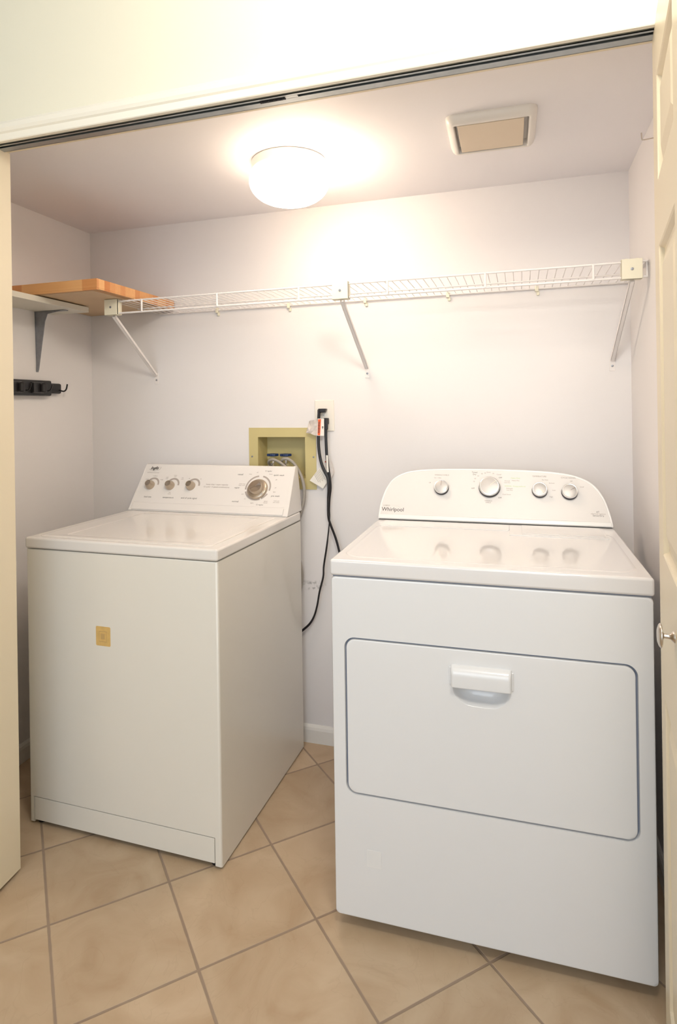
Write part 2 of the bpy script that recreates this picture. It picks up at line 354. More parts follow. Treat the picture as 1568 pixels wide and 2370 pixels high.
# panelled bifold doors -------------------------------------------------
def leaf_bm(W, H, th, panels, t0, t1):
    """leaf in local coords: x along width, z up, face at y=0 looking -y, back at y=th"""
    bm = bmesh.new(); xs = [0, t0, t1, W]; zs = sorted([0, H] + [z for p in panels for z in p])
    def q(a, b, c, d): bm.faces.new([bm.verts.new(p) for p in (a, b, c, d)])
    for yy, s in ((0, 1), (th, -1)):
        for i in range(3):
            for j in range(len(zs) - 1):
                if i == 1 and (zs[j], zs[j + 1]) in panels:
                    x0, x1, z0, z1 = xs[1], xs[2], zs[j], zs[j + 1]; rings = []
                    for ins, dp in ((0, 0), (.003, .002), (.008, .0095), (.014, .0105), (.046, .002), (.048, .0015)):
                        rings.append([(x0 + ins, yy + s * dp, z0 + ins), (x1 - ins, yy + s * dp, z0 + ins), (x1 - ins, yy + s * dp, z1 - ins), (x0 + ins, yy + s * dp, z1 - ins)])
                    loops(bm, rings)
                else:
                    q((xs[i], yy, zs[j]), (xs[i + 1], yy, zs[j]), (xs[i + 1], yy, zs[j + 1]), (xs[i], yy, zs[j + 1]))
    for a, b in (((0, 0), (W, 0)), ((0, H), (W, H))): q((a[0], 0, a[1]), (b[0], 0, b[1]), (b[0], th, b[1]), (a[0], th, a[1]))
    for x in (0, W): q((x, 0, 0), (x, th, 0), (x, th, H), (x, 0, H))
    bmesh.ops.remove_doubles(bm, verts=bm.verts, dist=1e-5); return bm
PAN = [(.14, .735), (1.01, 1.60), (1.725, 1.925)]
def place_leaf(name, parent, base, ang, W, t0, t1, th=.033, pan=PAN):
    o = obj(name, leaf_bm(W, 2.036, th, pan, t0, t1), M['door'], parent)
    o.location = (base[0], base[1], .012); o.rotation_euler = (0, 0, ang); return o
# left door, folded back: its visible face looks +x. local x -> world -y, local -y -> world +x
d1 = thing('door_1', 'cream bifold door leaf folded open at the left edge', 'door', (0, 0, 0)); d1['kind'] = 'structure'
place_leaf('door_leaf', d1, (-1.3785 - .0335, -0.8826), math.radians(-90 + 4.5), .42, .092, .34)
place_leaf('door_leaf', d1, (-1.4505, -0.8826), math.radians(-90 + 3.0), .42, .092, .34)
# right door: visible face looks -x ; local x -> world (+dir), face normal -y
d2 = thing('door_2', 'cream panelled bifold door leaf folded open at the right edge', 'door', (0, 0, 0)); d2['kind'] = 'structure'
dirv = Vector((-.1135, -.9935))
# far edge
fx, fy = 0.262 - dirv.x * .035, -.93 - dirv.y * .035
Wd = .42; near = Vector((fx, fy)) + dirv * Wd
ang = math.atan2(-dirv.y, -dirv.x)    # local x from near to far so that -y faces... 
# rotate so that local x points from far end to near end mirrored: use near as origin, x toward far
def flip_leaf():
    o = obj('door_leaf', leaf_bm(Wd, 2.036, .033, PAN, Wd - .355, Wd - .085), M['door'], d2); return o
lf = flip_leaf(); lf.location = (near.x, near.y, .012); lf.rotation_euler = (0, 0, ang)
# local -y for angle ~83.5deg points to +x, so mirror: face must look -x -> the y=th side is the visible one
off = Vector((math.sin(ang), -math.cos(ang))) * .033
lf.location.x += off.x; lf.location.y += off.y
lf2 = obj('door_leaf', leaf_bm(Wd, 2.036, .033, PAN, .085, .355), M['door'], d2)
off2 = off * 2.15; lf2.location = (near.x + off2.x, near.y + off2.y, .012); lf2.rotation_euler = (0, 0, ang + .01)
# knob on the leaf
kp = Vector((0.262, -.93)) + dirv * .236
nrm = Vector((-.9935, .1135, 0))
KT = Matrix.Translation((kp.x, kp.y, .930)) @ nrm.to_track_quat('Z', 'Y').to_matrix().to_4x4()
bm = bmesh.new(); lathe(bm, [(.0095, -.001), (.0095, .001), (.0075, .0035), (.0048, .0060), (.0038, .0095), (.0038, .0155), (.0060, .0170), (.0160, .0180), (.0195, .0195), (.0195, .0212), (.0170, .0235), (.0100, .0258), (.001, .0265)], KT)
obj('door_knob', bm, M['nickel'], lf, smooth=50).matrix_parent_inverse = Matrix.LocRotScale(lf.location, lf.rotation_euler, (1, 1, 1)).inverted()

# bifold track under the header
tr = thing('bifold_door_track', 'galvanised steel bifold door track under the header', 'door track', (-.5, -.925, 2.05))
bm = bmesh.new(); x0, x1 = DL + .005 + .5, DR - .005 + .5
for y0, y1, z0, z1 in ((-.017, .023, .0095, .0115), (-.017, -.0155, -.006, .0115), (.0215, .023, -.006, .0115), (-.017, -.009, -.006, -.0045), (.001, .023, -.006, -.0045)):
    box(bm, x0, x1, y0, y1, z0, z1)
obj('track_channel', bm, M['track'], tr)
bm = bmesh.new(); pts = [(-.085 + .065 * i / 240, -.003 + .0045 * math.cos(i * 2 * PI / 12), .002 + .0045 * math.sin(i * 2 * PI / 12) - .0065) for i in range(241)]
tube(bm, pts, .0009, n=5); obj('tension_spring', bm, M['dark'], tr, smooth=60)
bm = bmesh.new(); box(bm, -.02, .012, -.009, .003, -.006, .006, .001); obj('spring_catch', bm, M['track'], tr)

# ------------------------------------------------------------------ washing machine
w = thing('washing_machine', 'cream top-loading washing machine on the left with yellow sticker residue', 'washing machine', (-1.5148, -.701, 0), -.0189)
WW, WD = .6864, .6578
bm = bmesh.new()
nl = [(0, .006), (.0165, .006), (.0165, .0895), (.6660, .0895), (.6660, .006), (WW, .006), (WW, .8765), (0, .8765)]
ni = inset(nl, .0); e_ = .008
def fr(i): return [(min(max(x, i) if x < .01 else x, WW - i) if (x < .01 or x > WW - .01) else x, min(z, .8765 - i * .4) if z > .8 else max(z, .006 + i * .4) if z < .01 else z) for x, z in nl]
loops(bm, [[(x, e_ - e_ * math.sin(a), z) for x, z in fr(e_ * (1 - math.cos(a)))] for a in (PI / 2, PI / 3, PI / 6, 0)] + [[(x, .035, z) for x, z in nl]], None, True, False)
loops(bm, [[(x, y, z) for x, z in ((0, .006), (WW, .006), (WW, .8765), (0, .8765))] for y in (.035, WD)], None, True, True)
bo = obj('cabinet', bm, M['washer'], w, smooth=40)
bm = bmesh.new(); box(bm, .0190, .6635, .0004, .012, .0150, .0865, .0015, 2); obj('toe_panel', bm, M['washer'], w, smooth=40)
for x, y in ((.03, .03), (WW - .03, .03), (.03, WD - .03), (WW - .03, WD - .03)):
    bm = bmesh.new(); lathe(bm, [(.018, 0), (.018, .008), (.008, .010), (.008, .02)], Matrix.Translation((x, y, 0)), 16); obj('levelling_foot', bm, M['black'], w)
bm = bmesh.new(); box(bm, -.0015, WW + .0015, -.0035, WD, .8785, .9135, .0075, 4); obj('top_panel', bm, M['washer_top'], w, smooth=50)
# lid with pressed inner rectangle
bm = bmesh.new()
rings = [[(x, y, .9125) for x, y in rrect(.028, .652, .022, .505, .02)]]
for ins, z in ((0, .9145), (.003, .9158), (.012, .9160)): rings.append([(x, y, z) for x, y in inset(rrect(.028, .652, .022, .505, .02), ins)])
inner = rrect(.108, .600, .050, .480, .016)
for ins, z in ((0, .9160), (.004, .9132), (.008, .9132), (.013, .9150)): rings.append([(x, y, z) for x, y in inset(inner, ins)])
loops(bm, rings, None, False, True); obj('lid', bm, M['washer_top'], w, smooth=40)
# console: side profile (y,z), extruded along x
ZT = 1.0868
cp = [(.5295, .9142), (.5295, .9175), (.6420, 1.0835), (.6460, ZT), (.6560, ZT), (.6650, 1.075), (.6760, .9142)]
bm = bmesh.new(); x0, x1 = -.002, .6860
def cons(xa, xb, shr=0.0):
    return [[(x, y, z) for y, z in cp] for x in (xa, xb)]
loops(bm, [[(x0 + .012, y, z) for y, z in cp], [(x1 - .018, y, z) for y, z in cp]], None, True, True)
obj('console', bm, M['washer_panel'], w)
tilt = math.atan2(.6420 - .5295, 1.0835 - .9175)
CW = Matrix.Translation((0, .5295, .9172)) @ Matrix.Rotation(PI / 2 - tilt, 4, 'X')      # local x=u, y=v along slope, z out of face
NUDGE = Matrix.Translation((0, 0, .0012))
for xa, xb, nm in ((x0, x0 + .013, 1), (x1 - .019, x1, 2)):
    bm = bmesh.new(); c2 = [(y - .0035 if y < .645 else y, z) for y, z in cp]; c2[3] = (.6440, ZT + .002); c2[4] = (.658, ZT + .002)
    xt = .010 if nm == 1 else -.010
    loops(bm, [[(xa + (xt if (z > 1.05 and nm == 1) else 0), y, z) for y, z in c2], [(xb + (xt if (z > 1.05 and nm == 2) else 0), y, z) for y, z in c2]], None, True, True)
    bmesh.ops.bevel(bm, geom=list(bm.edges), offset=.0015, segments=2, affect='EDGES')
    obj('end_cap', bm, M['washer_panel'], w, smooth=50)
bm = bmesh.new(); box(bm, x0 + .0135, x1 - .0195, .0005, .027, -.003, .0045, .0015, 2, T=CW); obj('lower_strip', bm, M['washer_panel'], w, smooth=50)
bm = bmesh.new(); box(bm, x0 + .013, x1 - .019, .0315, .198, -.002, .0010, .0008, 2, T=CW); pnl = obj('control_panel', bm, M['washer_panel'], w, smooth=50)
FW = CW @ Matrix.Translation((0, 0, .0014))
def knob_bm(T, r, h, cap):
    bm = bmesh.new(); lathe(bm, [(r, 0), (r, h * .2), (r * .9, h * .55), (r * .70, h * .92), (r * .64, h), (r * .60, h), (r * .55, h * .93), (r * .04, h * .93)], T); return bm
for k, (u, v) in enumerate(((.0620, .1069), (.1549, .1069), (.2489, .1085))):
    T = FW @ Matrix.Translation((u, v, 0)); kn = obj('control_knob', knob_bm(T, .0190, .025, 1), M['knob'], w, smooth=40)
    bm = bmesh.new(); lathe(bm, [(.0100, 0.0235), (.0100, .0242), (.001, .0246)], T, 24); obj('knob_cap', bm, M['nickel'], kn, smooth=30)
T = FW @ Matrix.Translation((.5400, .1035, 0))
bm = bmesh.new(); lathe(bm, [(.0420, 0), (.0420, .004), (.039, .008), (.036, .010), (.029, .011), (.0275, .016), (.026, .026), (.0245, .028), (.001, .0285)], T, 48)
dial = obj('timer_dial', bm, M['knob'], w, smooth=40)
# glints of the brushed dial, painted on as brighter metal wedges
for a0, a1, mm in ((10, 45, 'chrome'), (-25, 5, 'nickel'), (190, 215, 'nickel')):
    bm = bmesh.new(); arc_band(bm, 0, 0,   .001, .0235, a0, a1, T @ Matrix.Translation((0, 0, .0289)), 10); obj('dial_glint', bm, M[mm], dial)
bm = bmesh.new(); arc_band(bm, 0, 0,   .031, .037, -50, -15, T @ Matrix.Translation((0, 0, .0105)), 10); obj('dial_glint', bm, M['chrome'], dial)
# printing
bi, bl, bf = bmesh.new(), bmesh.new(), bmesh.new()
PT = FW
text_bm(bi, 'Inglis', .0185, PT, .0525, .1860, shear=.35, bold=.0006, sx=1.0)
arc_band(bi, .0545, .1870, .0265, .0275, 200, 380, PT @ Matrix.Translation((.0545, .187, 0)) @ Matrix.Diagonal((1, .5, 1, 1)) @ Matrix.Translation((-.0545, -.187, 0)))
text_bm(bl, 'By Whirlpool Corporation', .0052, PT, .054, .1655)
text_bm(bi, 'load size', .0098, PT, .067, .0560); text_bm(bi, 'temperature', .0098, PT, .162, .0560); text_bm(bi, 'end of cycle signal', .0098, PT, .2560, .0565)
for (u, v), a1 in (((.0690, .1130), 180), ((.1630, .1130), 180), ((.2570, .1135), 180)): arc_band(bf, u, v, .0225, .0300, -5, a1, PT)
text_bm(bl, 'medium', .0065, PT, .069, .1500); text_bm(bl, 'small', .0065, PT, .036, .134); text_bm(bl, 'large', .0065, PT, .105, .134)
for t, u, v in (('warm\ncold', .163, .152), ('cold\ncold', .127, .142), ('hot\ncold', .199, .142), ('hot\nwarm', .162, .075), ('off', .230, .142), ('on', .283, .142)): text_bm(bl, t, .0062, PT, u, v)
text_bm(bl, 'heavy duty • super capacity', .0088, PT, .362, .119); text_bm(bl, '12 cycle • 3 speed combinations', .0088, PT, .362, .108)
cu, cv = .540, .1100
for a0, a1 in ((98, 190), (-12, 78), (200, 292), (-62, -28)): arc_band(bf, cu, cv, .0470, .0535, a0, a1, PT)
for t, u, v, s in (('casual', .4520, .1660, .0098), ('quick wash', .6150, .1660, .0098), ('pre wash', .6200, .0780, .0095), ('normal', .4600, .0500, .0098), ('regular', .4520, .1080, .0080), ('X regular', .5680, .1830, .0075), ('12 regular', .5640, .0400, .0075)): text_bm(bi, t, s, PT, u, v)
for t, u, v in (('rinse', .494, .168), ('off', .522, .176), ('heavy', .580, .170), ('off', .608, .146), ('off', .612, .112), ('light', .612, .095), ('spin', .483, .082), ('12', .497, .062), ('lights', .531, .046), ('lighter\nheavier', .586, .052), ('hold and\nturn clock', .629, .055), ('extra rinse\nsuper wash', .470, .122)): text_bm(bl, t, .0062, PT, u, v)
obj('printed_text', bi, M['ink'], pnl); obj('printed_text', bl, M['inkl'], pnl); obj('dial_scale', bf, M['inkb'], pnl)
# dark reset mark and sticker residue on the front
bm = bmesh.new(); loops(bm, [[(x, y, z) for x, z in rrect(.266, .3185, .5965, .6555, .004)] for y in (0.0004, -.0005)], None, False, True); st = obj('adhesive_residue', bm, M['sticker'], w)
bm = bmesh.new()
for x0_, x1_, z0_, z1_ in ((.277, .305, .6395, .6415), (.277, .305, .6085, .6105), (.277, .2785, .6085, .6415), (.3035, .305, .6085, .6415), (.284, .298, .617, .634)): box(bm, x0_, x1_, -.0008, 0, z0_, z1_)
obj('residue_marks', bm, M['sticker2'], st)

# ------------------------------------------------------------------ dryer
d = thing('clothes_dryer', 'white front-loading clothes dryer with arched console on the right', 'dryer', (-.4641, -.8029, 0), .0067)
DW, DD = .7370, .66
# cabinet with a rounded door opening in its front
outer = rrect(0, DW, .0338, .8870, .012)
dop = rrect(.0330, .7035, .3430, .7365, .027, 8)
bm = bmesh.new()
a, b = holed(bm, inset(outer, .006), [dop], lambda x, z: (x, 0, z))
n = len(outer)
o_in = inset(outer, .006)
rg = [[(x, 0, z) for x, z in o_in], [(x, .0015, z) for x, z in inset(outer, .002)], [(x, .006, z) for x, z in outer], [(x, DD, z) for x, z in outer]]
loops(bm, rg, None, False, True)
loops(bm, [[(x, 0, z) for x, z in dop], [(x, .004, z) for x, z in inset(dop, .001)], [(x, .03, z) for x, z in inset(dop, .001)]], None, False, True)
bmesh.ops.remove_doubles(bm, verts=bm.verts, dist=1e-5)
obj('cabinet', bm, M['dryer'], d, smooth=35)
bm = bmesh.new(); loops(bm, [[(x, .009, z) for x, z in inset(dop, -.0005 + .0015)], [(x, .0095, z) for x, z in inset(dop, .012)]], None, False, False); obj('door_seal', bm, M['gap'], d)
dr_ = inset(dop, .0050)
# pocket outline in the door
pk = [(.3000, .650), (.3010, .632), (.3100, .617), (.3260, .6055), (.345, .6010), (.388, .6000), (.4060, .6045), (.4230, .6165), (.4320, .632), (.4330, .650), (.4200, .690), (.3130, .690)]
pk = [tuple(p)[:2] for p in smoothpath([(x, z, 0) for x, z in pk] + [(pk[0][0], pk[0][1], 0)], 3)][:-1]
bm = bmesh.new(); holed(bm, inset(dr_, .003), [pk], lambda x, z: (x, -.0005, z))
loops(bm, [[(x, -.0005, z) for x, z in inset(dr_, .003)], [(x, .0006, z) for x, z in inset(dr_, .0008)], [(x, .003, z) for x, z in dr_], [(x, .02, z) for x, z in dr_]], None, False, False)
cxp, czp = .366, .655
def sc(pts, s, dz=0): return [(cxp + (x - cxp) * s, czp + (z - czp) * s + dz) for x, z in pts]
loops(bm, [[(x, y, z) for x, z in sc(pk, s)] for s, y in ((1, -.0005), (.97, .001), (.93, .006), (.86, .014), (.76, .021), (.60, .026), (.3, .028))], None, False, True)
bmesh.ops.remove_doubles(bm, verts=bm.verts, dist=1e-5)
dd = obj('door', bm, M['dryer'], d, smooth=35)
bm = bmesh.new()
# handle bar: side profile (y,z) rounded top, extruded with soft ends
hp = [(.000, .6965), (-.006, .6950), (-.013, .6905), (-.0175, .6830), (-.0185, .6750), (-.0185, .6500), (-.0170, .6478), (-.0120, .6478), (.000, .6520)]
xs = [(.2975, .55), (.2985, .80), (.3010, .93), (.3050, 1.0), (.4285, 1.0), (.4325, .93), (.4350, .80), (.4360, .55)]
loops(bm, [[(x, y * s, .668 + (z - .668) * (0.90 + .10 * s)) for y, z in hp] for x, s in xs], None, True, True)
hd = obj('door_handle', bm, M['dryer'], dd, smooth=50)
for xa in (.2925, .4350):
    bm = bmesh.new(); box(bm, xa, xa + .006, -.0025, 0.002, .6480, .6900, .001, 1); obj('handle_flange', bm, M['dryer'], hd)
bm = bmesh.new(); loops(bm, [[(x, y, z) for x, z in rrect(.0835, .1210, .1690, .2110, .003)] for y in (.0003, -.0004)], None, False, True); obj('clear_sticker', bm, M['faint'], d)
bm = bmesh.new(); box(bm, .004, DW - .004, .006, DD - .01, .886, .892); obj('seam', bm, M['gap'], d)
bm = bmesh.new(); box(bm, -.0015, DW + .0015, -.004, DD, .8895, .9300, .007, 4); tp = obj('top_panel', bm, M['dryer_top'], d, smooth=50)
# shallow dished top rim and lint screen lid
bm = bmesh.new(); ol = rrect(.020, .716, .030, .470, .05, 8)
loops(bm, [[(x, y, z) for x, y in inset(ol, i)] for i, z in ((0, .9295), (.002, .9308), (.010, .9310), (.018, .9303))], None, False, True); obj('top_dish', bm, M['dryer_top'], d, smooth=40)
bm = bmesh.new(); box(bm, .030, .4290, .452, .540, .930, .9325, .001, 2); obj('rear_ledge', bm, M['dryer_top'], d, smooth=40)
bm = bmesh.new(); box(bm, .4310, .700, .388, .540, .930, .9325, .001, 2); box(bm, .466, .692, .405, .535, .9320, .9345, .0012, 2); obj('lint_screen_lid', bm, M['dryer_top'], d, smooth=40)
for x, y in ((.06, .13), (DW - .06, .13), (.04, DD - .04), (DW - .04, DD - .04)):
    bm = bmesh.new(); lathe(bm, [(.02, 0), (.02, .012), (.008, .015), (.008, .04)], Matrix.Translation((x, y, 0)), 16); obj('levelling_foot', bm, M['black'], d)
# console
CD = Matrix.Translation((0, .5587, .9317)) @ Matrix.Rotation(PI / 2 - math.radians(28), 4, 'X')
def rm(u, v): return .4541 + (u - .4541) / (1 - .1388 * v), 1.048 * v / (1 - .1388 * v)
arch = [(0.0, .003), (.0015, .020), (.0090, .060), (.0270, .108), (.0560, .1430), (.1080, .1650), (.1900, .1735), (.2960, .1762), (.3990, .1762), (.4980, .1735), (.5700, .1690), (.6330, .1575), (.6800, .1340), (.7090, .0960), (.7260, .0500), (.7340, .015), (.7355, .003)]
arch = [tuple(p)[:2] for p in smoothpath([(*rm(x, z), 0) for x, z in arch], 4)]
al = [(.002, .0015), *arch, (.7335, .0015)][::-1]
bm = bmesh.new(); box(bm, .004, .732, .562, .64, .929, .9345); obj('console_seam_shade', bm, M['dark'], d)  # dark filler box, paints the shade in the seam below the console
bm = bmesh.new()
rings = [[(x, y, z) for x, y in inset(al, i)] for i, z in ((.0075, -.0010), (.0065, .0005), (.004, .0010), (.0015, .0), (0, -.004), (0, -.012))]
rings.append([(x * .985 + .005, y - .0 if y < .01 else y - .025 - .17 * y, -.055) for x, y in al])
loops(bm, rings, CD, True, True); obj('console', bm, M['white'], d, smooth=40)
ip = [p for p in arch]; ip = inset([(.001, .0), *ip, (.7345, .0)][::-1], .0075)
ip = [(x, max(y, .0175)) for x, y in ip]
bm = bmesh.new(); prism(bm, [p for i, p in enumerate(ip) if i == 0 or (Vector(p) - Vector(ip[i - 1])).length > 1e-5], -.003, .0012, CD)
cpn = obj('control_panel', bm, M['dryer_panel'], d)
bm = bmesh.new(); box(bm, .006, .7295, .0025, .0170, -.003, .0042, .0025, 3, T=CD); obj('lower_strip', bm, M['white'], d, smooth=50)
FK = CD @ Matrix.Translation((0, 0, .0014))
FD = FK @ Matrix.Translation((.4541, 0, 0)) @ Matrix.Diagonal((1.0165, 1.065, 1, 1)) @ Matrix.Translation((-.4541, 0, 0))
for u, v, r, a, bright in ((0.2103, 0.1150, .0236, 88, 0), (0.3669, 0.1210, .0335, 38, 1), (0.5240, 0.1140, .0236, -42, 1), (0.6137, 0.1105, .0240, 32, 0)):
    T = FK @ Matrix.Translation((u, v, 0))
    bm = bmesh.new(); lathe(bm, [(r * 1.02, 0), (r * 1.04, .003), (r * .985, .0125)], T, 40); kb = obj('control_knob', bm, M['black'], d, smooth=40)
    bm = bmesh.new(); lathe(bm, [(r * .985, .0125), (r * .99, .016), (r * .97, .0185), (r * .92, .0198), (r * .88, .0195)], T, 40); obj('knob_ring', bm, M['chrome'], kb, smooth=60)
    bm = bmesh.new(); lathe(bm, [(r * .89, .0193), (r * .70, .0203), (r * .35, .0208), (.0004, .0210)], T, 40); obj('knob_face', bm, M['silver'], kb, smooth=60)
    bm = bmesh.new(); box(bm, r * .12, r * .84, -.0007, .0007, .0200, .02135, T=T @ Matrix.Rotation(math.radians(a), 4, 'Z')); obj('pointer_line', bm, M['clip'] if bright else M['inkl'], kb)
bi, bl, bg_ = bmesh.new(), bmesh.new(), bmesh.new()
text_bm(bi, 'Whirlpool', .0178, FD, .0560, .0325, bold=.0001); text_bm(bl, 'CABRIO', .0062, FD, .0340, .0455)
arc_band(bl, .052, .036, .030, .0304, 20, 110, FD @ Matrix.Translation((.052, .036, 0)) @ Matrix.Diagonal((1, .35, 1, 1)) @ Matrix.Translation((-.052, -.036, 0)))
for t, u, v, s in (('WRINKLE SHIELD', .2133, .1530, .0062), ('TEMPERATURE', .5231, .1540, .0066), ('CYCLE SIGNAL', .6104, .1510, .0066)): text_bm(bl, t, s, FD, u, v)
for t, u, v, s in (('Timed\nDry', .3202, .1605, .0070), ('OFF', .4028, .1476, .0062), ('OFF', .4012, .0816, .0062), ('OFF', .3161, .1103, .0062), ('SensorDry', .6900, .0350, .0074), ('AT', .6893, .0460, .0070)): text_bm(bi, t, s, FD, u, v)
for t, u, v in (('Off', .1743, .1262), ('On / 150m', .2000, .1430), ('Heavy Dry', .4500, .1390), ('Normal\nLess Dry', .4240, .1345), ('Delicates\nLess Dry', .4310, .1100), ('Casual', .3980, .1580), ('Cool Down', .4222, .0929), ('No Heat', .5400, .1430), ('Ex-Low', .5601, .1329), ('Low', .5657, .1103), ('High', .5566, .0890), ('Off', .6180, .1400), ('Loud', .6484, .1229), ('WRINKLE\nSHIELD', .3650, .0680), ('Quick', .3650, .1650), ('50', .3320, .1520), ('40', .3442, .1596), ('30', .3540, .1620), ('60', .3225, .1430), ('70', .3190, .1330), ('20', .3800, .1610), ('advanced moisture', .6900, .0405)): text_bm(bl, t, .0054, FD, u, v)
text_bm(bg_, 'Heavy Duty', .0060, FD, .4500, .1470); text_bm(bg_, 'NORMAL / Energy preferred', .0054, FD, .4480, .1202)
obj('printed_text', bi, M['ink'], cpn); obj('printed_text', bl, M['inkl'], cpn); obj('printed_text', bg_, M['green'], cpn)

# ------------------------------------------------------------------ ceiling lamp
lx, ly = -.693, -.450
L = thing('ceiling_lamp', 'lit white glass ceiling lamp hanging over the shelf', 'ceiling light', (lx, ly, ZC))
bm = bmesh.new(); lathe(bm, [(.085, 0), (.116, -.0005), (.119, -.004), (.118, -.030), (.114, -.034), (.112, -.036), (.1115, -.050), (.107, -.053), (.085, -.053)], None, 64); obj('lamp_mount', bm, mat('lamp_mount_white', (.86, .80, .74), .3), L, smooth=40)
bm = bmesh.new()
pr = [(.100, -.036)] + [(.128 * math.cos(a) ** .8, -.064 - .071 * math.sin(a)) for a in [math.radians(x) for x in (-20, -12, -5, 5, 15, 25, 35, 45, 55, 65, 73, 80, 86)]]
lathe(bm, pr, None, 64); obj('glass_bowl', bm, M['glass'], L, smooth=70)
for a in (215, 325, 90):
    ar = math.radians(a); T = Matrix.Translation((.1120 * math.cos(ar), .1120 * math.sin(ar), -.046)) @ Matrix.Rotation(ar, 4, 'Z') @ Matrix.Rotation(PI / 2, 4, 'Y')
    bm = bmesh.new(); lathe(bm, [(.0015, 0), (.0015, .006), (.0032, .007), (.0032, .012), (.001, .013)], T, 12); obj('thumb_screw', bm, M['brass'], L, smooth=40)

# ------------------------------------------------------------------ exhaust vent
V = thing('exhaust_fan_grille', 'white square exhaust fan grille with beige cover in ceiling', 'vent', (-.065, -.472, ZC), math.radians(1.0))
bm = bmesh.new(); o_ = rrect(-.122, .118, -.128, .108, .024, 6)
rings = []
for i, z in ((0, 0), (0, -.006), (.004, -.016), (.010, -.0225), (.016, -.0245), (.020, -.0245), (.0225, -.022), (.0235, -.005), (.0235, -.002)): rings.append([(x, y, z) for x, y in inset(o_, i)])
loops(bm, rings, None, False, True); obj('grille_frame', bm, M['ventw'], V, smooth=45)
bm = bmesh.new(); box(bm, -.0910, .0840, -.1040, .0740, -.0250, -.0215, .001, 2); obj('cover_plate', bm, M['beige'], V)
bm = bmesh.new()
for x in (-.05, .05):
    for y in (-.08, .06): box(bm, x - .004, x + .004, y - .004, y + .004, -.022, -.002)
obj('cover_clip', bm, M['ventw'], V)

# ------------------------------------------------------------------ wire shelf
SX0, SX1, SY = -1.475, .3560, -.3200
ZU, ZD = 1.7215, 1.6770
S = thing('wire_shelf', 'long white wire shelf along the back wall above both machines', 'shelf', (-.55, 0, 1.70))
S_off = Matrix.Translation((.55, 0, -1.70))
def sh(name, bm, m, parent=None, smooth=60):
    for v in bm.verts: v.co = S_off @ v.co
    return obj(name, bm, m, parent or S, smooth=smooth)
for nm, y, z, r in (('front_rail', SY, ZU, .0033), ('front_rail', SY, ZD, .0036), ('rear_rail', -.008, 1.7185, .0030), ('middle_rail', -.165, 1.7170, .0028)):
    sh(nm, Tb([(SX0 if 'front' in nm else SX0 + .02, y, z), (SX1, y, z)], r, n=10), M['wire'])
bm = bmesh.new(); x = SX0 + .012
while x < SX1 - .004:
    tube(bm, [(x, -.006, 1.7215), (x, -.30, 1.7235), (x, SY + .003, 1.7250), (x, SY - .002, 1.7235)], .00135, n=6); x += .0254
sh('wire_deck', bm, M['wire'])
for x in (-1.3300, -1.0217, -.7137, -.4061, -.0982, .2110): sh('lip_tie', Tb([(x, SY - .003, ZD), (x, SY - .003, ZU)], .0036, n=8), M['wire'])
sh('end_wire', Tb([(SX1 - .002, SY, ZD), (SX1 - .002, SY, ZU), (SX1 - .002, -.008, 1.7185)], .003, n=8), M['wire'])
for bx, fx_ in ((-1.4560, -1.4790), (-.5639, -.5560), (.3129, .3010)):
    bm = bmesh.new(); box(bm, bx - .0275, bx + .0275, SY - .016, SY - .008, 1.6700, 1.7280, .0012, 2)
    box(bm, bx - .0275, bx - .024, SY - .014, SY + .014, 1.6715, 1.7280); box(bm, bx + .024, bx + .0275, SY - .014, SY + .014, 1.6715, 1.7280); box(bm, bx - .0275, bx + .0275, SY - .014, SY + .012, 1.6700, 1.6725)
    for q in (-.014, .014): box(bm, bx + q - .004, bx + q + .004, SY - .010, SY + .006, 1.7260, 1.7300)
    bk = sh('support_bracket', bm, M['clip'])
    bm = bmesh.new(); lathe(bm, [(.0042, 0), (.0042, .0012), (.0025, .0018), (.0005, .001)], Matrix.Translation((bx, SY - .016, 1.6985)) @ Matrix.Rotation(PI / 2, 4, 'X'), 14)
    sh('screw', bm, M['steel'], bk)
    # channel strut down to the wall
    a = Vector((bx + .002, SY + .002, 1.668)); b = Vector((fx_, -.008, 1.462)); dv = (b - a); ln = dv.length
    T = Matrix.Translation(a) @ dv.to_track_quat('Z', 'Y').to_matrix().to_4x4()
    bm = bmesh.new(); box(bm, -.0065, .0065, -.0062, -.0048, 0, ln, T=T); box(bm, -.0065, -.005, -.0062, .005, 0, ln, T=T); box(bm, .005, .0065, -.0062, .005, 0, ln, T=T)
    sh('strut', bm, M['wire'], bk)
    bm = bmesh.new(); box(bm, fx_ - .009, fx_ + .009, -.0022, -.0002, 1.4230, 1.4700, .0006, 1); sh('foot_plate', bm, M['wire'], bk)
    bm = bmesh.new(); lathe(bm, [(.0040, 0), (.0036, .0018), (.0005, .0024)], Matrix.Translation((fx_, -.0022, 1.4400)) @ Matrix.Rotation(PI / 2, 4, 'X'), 12); sh('screw', bm, M['steel'], bk)
for x in (-1.1850, -.8707, -.5590, -.2473, .0607):
    bm = bmesh.new(); box(bm, x - .006, x + .006, -.012, -.0002, 1.7080, 1.7280, .001, 1); box(bm, x - .001, x + .009, -.006, -.0002, 1.6960, 1.7100, .001, 1); sh('wall_clip', bm, M['clip'])

# ------------------------------------------------------------------ butcher block lying on shelf and board
Bk = thing('butcher_block_top', 'orange-brown butcher block slab lying on the shelf in the left corner', 'wooden board', (-1.600, -.2550, 1.7285))
X0, X1, Y0, Y1 = -.2000, .2170, -.2500, .2450
bm = bmesh.new(); zb = .0085
